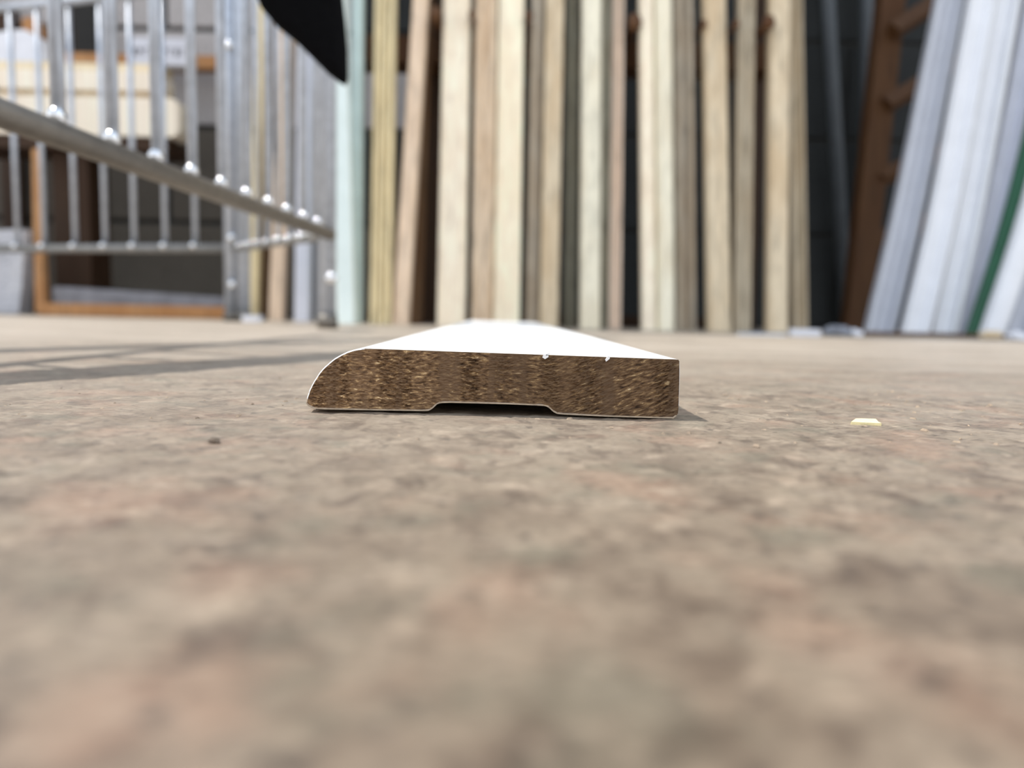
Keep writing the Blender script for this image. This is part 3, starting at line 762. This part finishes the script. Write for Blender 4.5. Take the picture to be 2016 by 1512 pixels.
tag(bt, 'orange timber batten standing against the shelf rack upright', 'batten')
# planks
GP = 'cream planks on the shelf rack'
def plank(label, px0, px1, py0, py1, Y0, Y1, mat, z_on=None):
    x0, x1 = floor_x(px0, Y0, 0.35), floor_x(px1, Y0, 0.35)
    z1, z0 = at((px0 + px1) / 2, py0, Y0).z, at((px0 + px1) / 2, py1, Y0).z
    if z_on is not None: z1 += z_on - z0; z0 = z_on
    cx = (x0 + x1) / 2; hh = z1 - z0; L = x1 - x0
    # tongue-and-groove end outline, extruded along x
    e = [(0, 0), (0, hh), (Y1 - Y0, hh), (Y1 - Y0, 0)]
    V, F = [], []
    st = [(-L / 2, 1), (L / 2 - 0.012, 1), (L / 2 - 0.004, 0.86), (L / 2, 0.5)]
    for (xx, s_) in st:
        for (yy, zz) in e: V.append((xx, (yy - (Y1 - Y0) / 2) * (0.5 + s_ / 2) + (Y1 - Y0) / 2, (zz - hh / 2) * s_ + hh / 2))
    for i in range(3):
        for k in range(4): F.append([i * 4 + k, i * 4 + (k + 1) % 4, i * 4 + 4 + (k + 1) % 4, i * 4 + 4 + k])
    F.append([0, 1, 2, 3]); F.append([15, 14, 13, 12])
    ob = link_mesh('stacked_plank', V, F, mat, loc=(cx, Y0, z0)); tag(ob, label, 'plank', GP); return z1
creamx = pine('cream_plank', srgb(250, 238, 220), 0.94, 0.05); creamd = pine('deeper_cream_plank', srgb(240, 224, 192), 0.92, 0.06)
z1 = plank('thick cream plank at the bottom of the shelf stack, its notched end showing', -150, 352, 196, 272, 1.34, 1.39, creamx, zs + 0.0005)
z1 = plank('thin recessed strip filling the shadow gap between the two cream planks', -140, 330, 184, 196, 1.35, 1.385, tanp, z1 + 0.0005)  # strip added where the planks leave a shadowed gap
z1 = plank('upper cream plank of the shelf stack, lying under the white packages', -150, 322, 146, 184, 1.34, 1.39, creamx, z1 + 0.0005)
z1 = plank('thin deeper cream plank on top of the shelf stack', -150, 322, 130, 146, 1.345, 1.39, creamd, z1 + 0.0005)
# packages on top
def prism(name, label, cat, pts, Y0, Y1, mat, zbase):
    Q = [at(x, y, Y0) for x, y in pts]; zl = min(q.z for q in Q); org = Vector((sum(q.x for q in Q) / len(Q), Y0, zbase))
    n = len(Q); V = [Vector((q.x - org.x, 0, q.z - zl)) for q in Q] + [Vector((q.x - org.x, Y1 - Y0, q.z - zl)) for q in Q]
    F = [list(range(n)), list(range(n, 2 * n))[::-1]] + [[i, (i + 1) % n, n + (i + 1) % n, n + i] for i in range(n)]
    o = link_mesh(name, V, F, mat, loc=org); tag(o, label, cat); return o
prism('white_package', 'white wrapped package with a sloping top on the cream planks', 'package', [(-20, 132), (-20, 78), (20, 70), (50, 70), (85, 88), (88, 132)], 1.35, 1.385, M['sheet_white'], z1 + 0.0005)
pk = empty('printed_packet', (0, 0, 0))
Qa, Qb = at(258, 128, 1.36), at(376, 76, 1.36)
pk.location = (Qa.x, 1.352, z1 + 0.0005); tag(pk, 'pale grey packet with blurred grey print standing on the cream planks', 'packet')
wpk, hpk = Qb.x - Qa.x, Qb.z - Qa.z
link_mesh('packet_body', *box_geo(0, wpk, 0, 0.03, 0, hpk, 0.002), plain('pale_grey_card', srgb(204, 206, 216), 0.5, 0.05, 30), pk)
rr = random.Random(3)
for k in range(9):                                                # a row of unreadable characters
    xx = wpk * (0.06 + 0.10 * k)
    if k == 3: continue
    g = merge([box_geo(xx, xx + 0.002, -0.0006, 0.0002, hpk * 0.34, hpk * 0.62), box_geo(xx + 0.0015, xx + 0.0068, -0.0006, 0.0002, hpk * rr.choice([0.34, 0.46, 0.57]), hpk * rr.choice([0.62, 0.60])),])
    link_mesh('printed_character', *g, M['ink'], pk)
prism('brown_block', 'small orange-brown wood block standing on the back beam behind the white wrapped package', 'wood block', [(44, 108), (44, 42), (64, 40), (82, 62), (82, 108)], 1.552, 1.58, M['orange'], zb_ + 0.0003)
xq0, xq1 = floor_x(155, 1.57, 0.5), floor_x(196, 1.57, 0.5)
d0, d1 = at(175, 100, 1.585).z, at(175, 8, 1.585).z
blk = link_mesh('dark_panel', *box_geo(0, xq1 - xq0, 0, 0.012, 0, d1 - zb_ , 0.001), plain('black_board', (0.012, 0.011, 0.010), 0.8, 0.2), loc=(xq0, 1.555, zb_ + 0.0003))
tag(blk, 'narrow black board standing on the orange back beam', 'board')
# low pieces on the floor beyond the cart
slab('sleeper_board', 'orange-brown timber sleeper on the floor beyond the cart', 'timber', (78, 450), 1.20, 1.25, 0.020, M['orange'])
g = box_geo(-0.15, 0.15, 0, 0.09, 0, 0.05, 0.008)
V = [Vector((v.x, v.y, v.z * (1 - 0.9 * (v.x + 0.19)))) for v in g[0]]
o = link_mesh('grey_slab', V, g[1], M['slab'], loc=(floor_x(285, 1.28), 1.27, 0.0002)); tag(o, 'rough grey stone slab lying behind the orange sleeper', 'slab')
prism('speckled_block', 'pale speckled concrete block standing beside the orange batten', 'concrete block', [(-60, 618), (-60, 455), (46, 452), (43, 560), (36, 618)], 1.268, 1.30, M['speckled'], 0.0002)
pad = slab('white_pad', 'small glossy white block at the foot of the yellow batten', 'pad', (476, 511), 1.02, 1.035, 0.009, M['sheet_white'])
